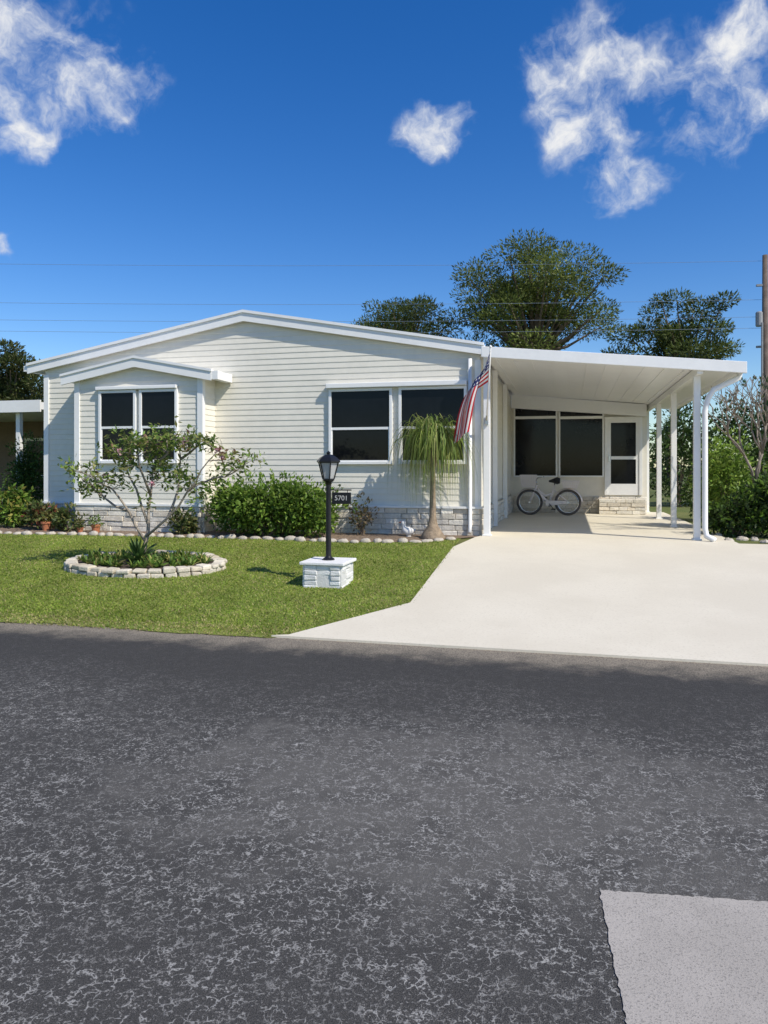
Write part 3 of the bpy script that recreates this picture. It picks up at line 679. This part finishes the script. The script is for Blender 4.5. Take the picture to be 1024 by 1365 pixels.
for hx, hz, n in ((-.13, .16, 170), (.12, .12, 160), (0, .16, 150)):
    for _ in range(n):
        az = R.uniform(0, 2*math.pi); up = R.uniform(.06, .50)*R.uniform(.6, 1.1); rl = (.70-.62*up)*R.uniform(.35, 1.15)+.05; dn = R.uniform(.2, 1.15)
        s = np.linspace(0, 1, 11)[:, None]; h = np.array([math.cos(az), math.sin(az)*.8, 0]); tw = R.normal(0, .12)
        pts = np.array([pc.x+hx*.8, py_, zb+zz+hz])+h*rl*np.sin(np.minimum(s*1.1, 1)*math.pi*.5)+np.array([-h[1], h[0], 0])*tw*s**2+np.array([0, 0, 1])*(up*np.sin(np.minimum(s*2.0, 1.0)*math.pi*.5)-(up*.8+dn)*np.clip(s-.35, 0, 1)**1.7/(.65**1.7))
        cc = np.array([(.22, .29, .055), (.28, .34, .08), (.16, .23, .045), (.36, .37, .13), (.12, .18, .04)][R.integers(5)])*R.uniform(.8, 1.2)
        lbt.ribbon(pts, .016, np.array([-h[1], h[0], R.uniform(-.5, .5)]), cc)
lbt.build('foliage', m_leaf, palm)
# ---------------------------------------------------------------- pots and ornaments
def pot(px, py, sc, label, plant):
    p = gnd(px, py)
    t = thing('flower_pot', label, 'flower pot', tuple(p)); mb = MB()
    mb.lathe([(.07*sc, 0), (.10*sc, .16*sc), (.115*sc, .16*sc), (.115*sc, .2*sc), (.095*sc, .2*sc), (.09*sc, .17*sc)], p, 16); mb.build('pot', m_clay, t)
    lbt = LB(); blob(lbt, (p.x, p.y, p.z+.27*sc), (.14*sc, .14*sc, .12*sc), 120, .06, plant); lbt.build('foliage', m_leaf, t)
pot(128, 711, .8, 'terracotta pot with small plant before the bay wall', [(.12, .2, .04), (.15, .22, .05)])
pot(107, 711, .55, 'smaller terracotta pot left of the other pot before the bay', GM)
pot(62, 708, .9, 'orange clay pot near the left corner of the house', [(.18, .18, .05)])
p = gnd(545, 716); t = thing('garden_ornament', 'small white duck ornament in the bed left of the palm', 'ornament', tuple(p)); mb = MB()
mb.tube([p+Vector((.12, 0, .13)), p+Vector((.07, 0, .11)), p+Vector((0, 0, .095)), p+Vector((-.06, 0, .12)), p+Vector((-.085, 0, .17)), p+Vector((-.09, 0, .21)), p+Vector((-.095, 0, .25)), p+Vector((-.095, 0, .275))], [.008, .05, .085, .07, .035, .03, .042, .012], 12); mb.lathe([(.05, 0), (.06, .01), (.03, .03)], p, 10); mb.build('body', m_figure, t, smooth=True)
mb = MB(); mb.tube([p+Vector((-.13, 0, .25)), p+Vector((-.17, 0, .24))], [.014, .006], 6); mb.build('beak', m_clay, t)
p = gnd(92, 706); t = thing('garden_ornament', 'white pedestal urn ornament in the bed near the left house corner', 'ornament', tuple(p)); mb = MB()
mb.lathe([(.08, 0), (.08, .02), (.035, .05), (.03, .13), (.06, .18), (.10, .25), (.115, .29), (.09, .285), (.05, .24)], p, 16); mb.build('urn', m_figure, t, smooth=True)
lbt = LB(); blob(lbt, (p.x, p.y, p.z+.32), (.12, .12, .08), 120, .05, [(.18, .2, .06), (.5, .16, .2)]); lbt.build('foliage', m_leaf, t)
# ---------------------------------------------------------------- bicycle
by = 18.4; w1, w2 = at(706, 671, by), at(757, 671, by); wr = .315; zc = ZL+.024+wr
A = Vector((w1.x, by, zc)); B = Vector((w2.x, by, zc)); wb = B.x-A.x
bike = thing('bicycle', 'white cruiser bicycle with front and rear baskets parked in the carport', 'bicycle', ((A.x+B.x)/2, by, ZL+.024))
for cc in (A, B):
    circ = lambda rr: [cc+Vector((rr*math.cos(2*math.pi*k/32), 0, rr*math.sin(2*math.pi*k/32))) for k in range(32)]
    mb = MB(); mb.tube(circ(wr-.03), .03, 8, True); w = mb.build('wheel', m_greytyre, bike, smooth=True)
    mb = MB(); mb.tube(circ(wr-.068), .017, 6, True); mb.build('rim', m_chrome, w, smooth=True)
    mb = MB()
    for k in range(18):
        a = 2*math.pi*k/18; mb.tube([cc, cc+Vector(((wr-.06)*math.cos(a), 0, (wr-.06)*math.sin(a)))], .003, 4)
    mb.tube([cc+Vector((0, -.05, 0)), cc+Vector((0, .05, 0))], .025, 8); mb.build('spokes', m_chrome, w)
    mb = MB()
    arc = np.linspace(.05, 3.09, 20); pr = []
    for a in arc:
        for rr_, yy in ((wr+.008, -.055), (wr+.035, 0), (wr+.008, .055)): pr.append(cc+Vector((rr_*math.cos(a), yy, rr_*math.sin(a))))
    mb.add(pr, [(i*3+j, i*3+j+1, i*3+j+4, i*3+j+3) for i in range(19) for j in range(2)]); mb.build('mudguard', m_bikewhite, bike, smooth=True)
hd_ = A+Vector((wb*.2, 0, .42)); bb = A+Vector((wb*.52, 0, -.03)); sd = A+Vector((wb*.66, 0, .42))
mb = MB()
mb.tube([A, A+Vector((wb*.12, 0, .25)), hd_], .026, 7); mb.tube([hd_+Vector((wb*.02, 0, -.08)), A+Vector((wb*.35, 0, .12)), bb], .036, 7); mb.tube([bb, sd], .028, 7); mb.tube([B, bb], .022, 7); mb.tube([B, sd+Vector((-.02, 0, -.12))], .02, 7)
mb.tube([hd_+Vector((wb*.03, 0, -.12)), A+Vector((wb*.42, 0, .16)), sd+Vector((-.05, 0, -.2))], .026, 7)
mb.build('frame', m_bikewhite, bike, smooth=True)
mb = MB(); mb.hexa([tuple(q) for q in (bb+Vector((-.09, -.075, -.06)), B+Vector((-.03, -.075, -.03)), B+Vector((-.03, -.06, -.03)), bb+Vector((-.09, -.06, -.06)), bb+Vector((-.09, -.075, .08)), B+Vector((-.03, -.075, .04)), B+Vector((-.03, -.06, .04)), bb+Vector((-.09, -.06, .08)))]); mb.build('chain_guard', m_bikewhite, bike, bevel=.006)
mb = MB(); mb.tube([hd_, hd_+Vector((-.03, 0, .12))], .018, 7); mb.tube([hd_+Vector((.16, -.28, .2)), hd_+Vector((.02, -.25, .17)), hd_+Vector((-.03, 0, .12)), hd_+Vector((.02, .25, .17)), hd_+Vector((.16, .28, .2))], .014, 7); mb.build('handlebar', m_chrome, bike, smooth=True)
mb = MB(); mb.tube([sd+Vector((.13, 0, .10)), sd+Vector((.06, 0, .105)), sd+Vector((-.04, 0, .1)), sd+Vector((-.14, 0, .09))], [.06, .09, .05, .02], 10); mb.tube([sd, sd+Vector((0, 0, .06))], .013, 6); mb.build('saddle', m_rubber, bike, smooth=True)
def basket(k, sx, h):
    mb = MB()
    lo = [k+Vector(q) for q in ((-sx*.75, -.15, 0), (sx*.75, -.15, 0), (sx*.75, .15, 0), (-sx*.75, .15, 0))]; hi = [k+Vector(q) for q in ((-sx, -.19, h), (sx, -.19, h), (sx, .19, h), (-sx, .19, h))]
    mb.add(lo, [(0, 1, 2, 3)])
    for i in range(4):
        a0, a1, b0, b1 = lo[i], lo[(i+1) % 4], hi[i], hi[(i+1) % 4]
        mb.tube([b0, b1], .016, 5)
        for s in (.0, .25, .5, .75): mb.tube([a0.lerp(b0, s), a1.lerp(b1, s)], .013, 4)
        for s in np.linspace(0, 1, 8)[:-1]: mb.tube([a0.lerp(a1, s), b0.lerp(b1, s)], .014, 4)
    mb.build('basket', m_bikewhite, bike)
basket(A+Vector((-.03, 0, .38)), .19, .27); basket(B+Vector((.06, 0, wr+.04)), .20, .16)
mb = MB(); mb.tube([bb+Vector((0, -.06, 0)), bb+Vector((0, .06, 0))], .07, 12); mb.tube([bb+Vector((0, -.09, 0)), bb+Vector((.1, -.09, -.13))], .01, 5); mb.tube([bb+Vector((0, .07, 0)), bb+Vector((-.1, .07, .13))], .01, 5)
mb.box(bb.x+.05, bb.x+.15, by-.19, by-.10, bb.z-.145, bb.z-.12); mb.box(bb.x-.15, bb.x-.05, by+.08, by+.17, bb.z+.12, bb.z+.145); mb.build('pedal', m_rubber, bike)
# ---------------------------------------------------------------- neighbour house
nh = thing('neighbour_house', 'brown neighbouring house with white carport roof at left edge', 'house', (-15, 14, ZL))
mb = MB(); mb.box(-24, -11.25, 13.9, 24, 2.86, 3.02); rf = mb.build('roof', m_roof, nh)
mb = MB(); mb.box(-24, -11.2, 13.86, 13.898, 2.80, 3.06); mb.build('fascia', m_white, rf)
mb = MB(); mb.box(-24, -11.6, 17.5, 24, ZL-.02, 2.86); mb.build('wall', m_tan, nh)
for x in (at(26, 600, 14.1).x, at(26, 600, 14.1).x-3.2):
    mb = MB(); mb.box(x-.05, x+.05, 14.05, 14.15, ZL, 2.86); mb.build('carport_post', m_white, nh)
mb = MB(); mb.box(-14.6, -13.4, 17.44, 17.499, 1.3, 2.4); w = mb.build('window', m_white, nh)
mb = MB(); mb.box(-14.52, -13.48, 17.425, 17.437, 1.38, 2.32); mb.build('pane', m_screen, w)
# ---------------------------------------------------------------- trees behind
def tree(name, label, x, y, h, cr, chh, nl, ls, pal, K, tr, seed, group=None):
    rg = np.random.default_rng(seed); t = thing(name, label, 'tree', (x, y, ZL), group); mb = MB(); lbt = LB(); zc = ZL+h-chh/2
    fork = Vector((x+rg.normal(0, .2), y, zc-chh*.38))
    mb.tube([(x, y, ZL-.1), (x+rg.normal(0, .15), y, ZL+h*.25), fork], [tr, tr*.8, tr*.6], 9)
    ga = math.pi*(3-math.sqrt(5))
    for k in range(K):
        # clumps spread evenly over a rounded crown, then jittered
        zz_ = 1-2*(k+.5)/K; ph = k*ga; rr_ = math.sqrt(1-zz_*zz_)
        d = np.array((rr_*math.cos(ph), rr_*math.sin(ph), zz_))+rg.normal(0, .14, 3); q = rg.uniform(.58, .86) if k % 4 else rg.uniform(.15, .5)
        wz = d[2]*q; c = np.array((x+d[0]*q*cr, y+d[1]*q*cr, zc+(wz if wz > 0 else wz*.85)*chh/2)); rc = cr*rg.uniform(.14, .29)
        mb.tube([fork, (fork+Vector(c))/2+Vector((0, 0, -.15*chh*.3)), c], [tr*.35, tr*.2, tr*.07], 5)
        sh = rg.uniform(.72, 1.25)
        n = int(nl/K*(rc/cr/.215)**2); dd = unit(rg.normal(0, 1, (n, 3))); qq = rg.uniform(0, 1, (n, 1))**.36
        pos = c+dd*qq*rc*np.array([1.25, 1.25, .62])+rg.normal(0, .02, (n, 3))
        L = ls*rg.uniform(.6, 1.35, n)
        # shade painted into the leaf colour: each clump darkens towards its underside
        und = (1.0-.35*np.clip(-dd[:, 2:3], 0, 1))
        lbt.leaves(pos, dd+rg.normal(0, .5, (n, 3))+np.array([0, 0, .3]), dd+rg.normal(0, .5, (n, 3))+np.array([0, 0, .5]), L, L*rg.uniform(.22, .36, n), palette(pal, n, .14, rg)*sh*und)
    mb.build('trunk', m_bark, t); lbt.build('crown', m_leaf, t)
PINE = [(.115, .15, .030), (.145, .18, .038), (.085, .115, .024), (.18, .21, .05)]
PIN2 = [(.085, .115, .026), (.115, .145, .034), (.065, .09, .021)]
def tpx(px, ytop, Y): p = at(px, ytop, Y); return p.x, p.z-ZL
x, h = tpx(710, 324, 38); tree('tree', 'tallest broad rounded tree rising behind the carport roof', x, 38, h, 4.2, 6.4, 40000, .19, PINE, 75, .35, 1)
x, h = tpx(536, 392, 40); tree('tree', 'lower dark tree behind the house roof, left of the tallest tree', x, 40, h, 3.3, 4.4, 19000, .19, PIN2, 46, .28, 2)
x, h = tpx(901, 394, 37); tree('tree', 'open crowned tree behind the right end of the carport roof', x, 37, h, 2.75, 4.4, 15000, .19, PIN2, 40, .25, 3)
x, h = tpx(18, 462, 33); tree('tree', 'dark tree rising behind the neighbouring house at left', x, 33, h, 2.4, 4.0, 9000, .25, [(.075, .10, .028), (.12, .13, .045), (.055, .08, .02)], 28, .25, 4)
lbt = LB()
for k in range(150):
    x = R.uniform(-70, 75); y = R.uniform(48, 60); h = R.uniform(2.5, 5.5)
    blob(lbt, (x, y, ZL+h*.45), (R.uniform(1.5, 3), 1.8, h*.55), 230, .45, GD+[(.08, .12, .03)], shade=R.uniform(.8, 1.3))
setp(lbt.build('woodland', m_leaf, None, (0, 54, ZL)), 'distant dark tree line behind the houses', 'woodland', kind='stuff')
# ---------------------------------------------------------------- utility pole and wires
up = at(1020, 340, 33); pole = thing('utility_pole', 'wooden utility pole with grey equipment at the right edge', 'utility pole', (up.x, 33, ZL)); mb = MB()
mb.tube([(up.x, 33, ZL-.1), (up.x, 33, up.z)], [.15, .10], 12); mb.build('shaft', m_wood, pole, smooth=True)
mb = MB(); z = at(1020, 425, 33).z; mb.lathe([(.0, -.30), (.12, -.30), (.14, -.26), (.14, .25), (.10, .30), (.0, .32)], (up.x-.22, 33, z), 14); mb.build('transformer', m_trans, pole)
mb = MB()
for yy in (380, 462): z = at(1020, yy, 33).z; mb.box(up.x-.33, up.x+.08, 32.94, 33.06, z-.04, z+.04)
mb.tube([(up.x-.14, 32.88, 2), (up.x-.14, 32.88, 7.5)], .04, 6); mb.build('bracket', m_trans, pole)
for yy, w in ((346, 'topmost'), (398, 'second highest'), (421, 'third highest'), (436, 'lowest')):
    z = at(1020, yy, 33).z; mb = MB(); pts = []
    for i in range(41):
        q = -78+i*3.9; s = (q % 39)/39; pts.append((up.x+q*C, 33.2+q*S, z-.8*s*(1-s)))
    mb.tube(pts, .0065, 5); setp(mb.build('power_line', m_wire, None, (up.x, 33.2, z)), w+' of the power lines crossing the sky behind the house', 'power line', 'power lines')
# ---------------------------------------------------------------- lawn blades
def inpoly(px, py, poly):
    ins = np.zeros(len(px), bool); n = len(poly)
    for i in range(n):
        (x1, y1), (x2, y2) = poly[i], poly[(i+1) % n]
        c = ((y1 > py) != (y2 > py)); ins ^= c & (px < (x2-x1)*(py-y1)/((y2-y1)+1e-12)+x1)
    return ins
n = 210000; gx = R.uniform(-13, -1.2, n); gy = 6.22+R.uniform(0, 1, n)**1.25*5.9
ok = inpoly(gx, gy, [(-13.2, 6.2)]+[(DL[4][0]-.05, 6.28), (DL[3][0]-.03, DL[3][1]), (DL[2][0]+.03, DL[2][1]), (DL[1][0]+.03, DL[1][1])]+[(p.x, p.y) for p in EP[::-1]]+[(-13.2, EP[0].y)])
ok &= ((gx-PXc)/RXp)**2+((gy-PYc)/RYp)**2 > .97
ok &= ~((abs(gx-LX) < .25) & (abs(gy-LY) < .25))
ok &= ~((gy < 6.42) & (R.uniform(0, 1, n) < .5))
gx, gy = gx[ok], gy[ok]; n = len(gx); gzv = np.clip((gy-YR)/(YL-YR), 0, 1)*ZL+.008
patch = np.sin(gx*1.9+np.sin(gy*2.1)*1.3)*np.sin(gy*1.7+1+np.sin(gx*1.3))*.5+np.sin(gx*5.3+gy*3.1)*.25
colg = palette([(.19, .285, .032), (.24, .325, .045), (.15, .235, .027), (.34, .36, .09), (.27, .33, .055)], n, .13)
colg *= (1+.18*patch)[:, None]; dry = R.uniform(0, 1, n) < np.clip(.08+.16*patch+.35*(gy < 6.6), 0, 1); colg[dry] = palette([(.46, .40, .18), (.38, .33, .14)], int(dry.sum()), .15)
lbt = LB(); d = R.normal(0, .75, (n, 3)); d[:, 2] = R.uniform(.3, .8, n)
lbt.leaves(np.stack([gx, gy, gzv], 1), d, R.normal(0, .5, (n, 3))+np.array([0, -.2, 1.0]), R.uniform(.02, .042, n), R.uniform(.007, .012, n), colg)
setp(lbt.build('grass', m_leaf, None, (-6, 9, .2)), 'short mown green grass of the front lawn', 'grass', kind='stuff')
# ---------------------------------------------------------------- light, sky, camera
SD = Vector((.85, -.44, 1.0)).normalized(); el = math.asin(SD.z); rot = math.atan2(SD.x, SD.y)
sl = bpy.data.lights.new('sun', 'SUN'); sl.energy = 4.8; sl.angle = math.radians(.53); sl.color = (1, .94, .83)
so = bpy.data.objects.new('sun', sl); COL.objects.link(so); so.rotation_euler = SD.to_track_quat('Z', 'Y').to_euler(); so.location = (10, -5, 20)
w = bpy.data.worlds.new('World'); scene.world = w; w.use_nodes = True; t = w.node_tree; t.nodes.clear()
sky = N(t, 'ShaderNodeTexSky'); sky.sky_type = 'NISHITA'; sky.sun_disc = False; sky.sun_elevation = el; sky.sun_rotation = rot; sky.air_density = 1.0; sky.dust_density = .3; sky.ozone_density = 3.0
hs = N(t, 'ShaderNodeHueSaturation'); hs.inputs['Saturation'].default_value = 1.38; hs.inputs['Hue'].default_value = .512; t.links.new(sky.outputs[0], hs.inputs['Color'])
b1 = N(t, 'ShaderNodeBackground'); t.links.new(hs.outputs[0], b1.inputs[0]); b1.inputs[1].default_value = .145
gen = N(t, 'ShaderNodeTexCoord').outputs['Generated']
wn = N(t, 'ShaderNodeTexNoise'); wn.inputs['Scale'].default_value = 11; wn.inputs['Detail'].default_value = 4; wn.inputs['Roughness'].default_value = .55; t.links.new(gen, wn.inputs['Vector'])
ws = t.nodes.new('ShaderNodeVectorMath'); ws.operation = 'MULTIPLY_ADD'; t.links.new(wn.outputs['Color'], ws.inputs[0]); ws.inputs[1].default_value = (.10, .10, .10); ws.inputs[2].default_value = (-.05, -.05, -.05)
wa = t.nodes.new('ShaderNodeVectorMath'); wa.operation = 'ADD'; t.links.new(gen, wa.inputs[0]); t.links.new(ws.outputs[0], wa.inputs[1])
sp = N(t, 'ShaderNodeSeparateXYZ'); t.links.new(wa.outputs[0], sp.inputs[0])
azn = M2(t, 'ARCTAN2', sp.outputs[0], sp.outputs[1]); eln = M2(t, 'ARCSINE', sp.outputs[2])
clouds = [(15, 75, 160, 95), (110, 105, 105, 66), (30, 175, 55, 36), (584, 172, 60, 34), (775, 95, 90, 68), (795, 165, 74, 64), (860, 105, 80, 44), (965, 125, 112, 76), (1000, 35, 95, 50), (825, 244, 55, 36), (0, 316, 24, 18)]
m = None
for px, py, rx, ry in clouds:
    d = Vector(ray(px, py)); az0 = math.atan2(d.x, d.y); e0 = math.atan2(d.z, math.hypot(d.x, d.y)); k = d.length
    a = M2(t, 'DIVIDE', M2(t, 'SUBTRACT', azn, az0), rx/F0/k); b = M2(t, 'DIVIDE', M2(t, 'SUBTRACT', eln, e0), ry/F0/k)
    v = M2(t, 'SUBTRACT', 1.0, M2(t, 'ADD', M2(t, 'MULTIPLY', a, a), M2(t, 'MULTIPLY', b, b)))
    m = v if m is None else M2(t, 'MAXIMUM', m, v)
m = M2(t, 'MAXIMUM', m, -2.0)
n1 = NOI(t, wa.outputs[0], 14, 6, .64); n2 = NOI(t, gen, 34, 4, .6)
dens = M2(t, 'ADD', M2(t, 'MULTIPLY', m, .58), M2(t, 'MULTIPLY', M2(t, 'SUBTRACT', n1, .5), 3.1)); dens = M2(t, 'ADD', dens, M2(t, 'MULTIPLY', M2(t, 'SUBTRACT', n2, .5), .8))
alpha = M2(t, 'MULTIPLY', MR(t, dens, -.25, 1.1), MR(t, m, -.9, .5))
cc = MIX(t, MR(t, dens, .1, 1.1), (.64, .72, .87), (.97, .97, .97))
b2 = N(t, 'ShaderNodeBackground'); t.links.new(cc, b2.inputs[0]); b2.inputs[1].default_value = .92
mx = N(t, 'ShaderNodeMixShader'); t.links.new(alpha, mx.inputs[0]); t.links.new(b1.outputs[0], mx.inputs[1]); t.links.new(b2.outputs[0], mx.inputs[2])
wo = N(t, 'ShaderNodeOutputWorld'); t.links.new(mx.outputs[0], wo.inputs['Surface'])
cam = bpy.data.cameras.new('camera'); co = bpy.data.objects.new('camera', cam); COL.objects.link(co); scene.camera = co
co.location = (0, 0, CH); co.rotation_euler = (math.radians(90), 0, YAW)
cam.sensor_fit = 'VERTICAL'; cam.sensor_height = 36; cam.sensor_width = 27; cam.lens = F0*36/1365; cam.shift_y = -(682.5-HY)/1365; cam.clip_end = 3000; cam.clip_start = .05
scene.view_settings.view_transform = 'Standard'; scene.view_settings.look = 'None'; scene.view_settings.exposure = 0
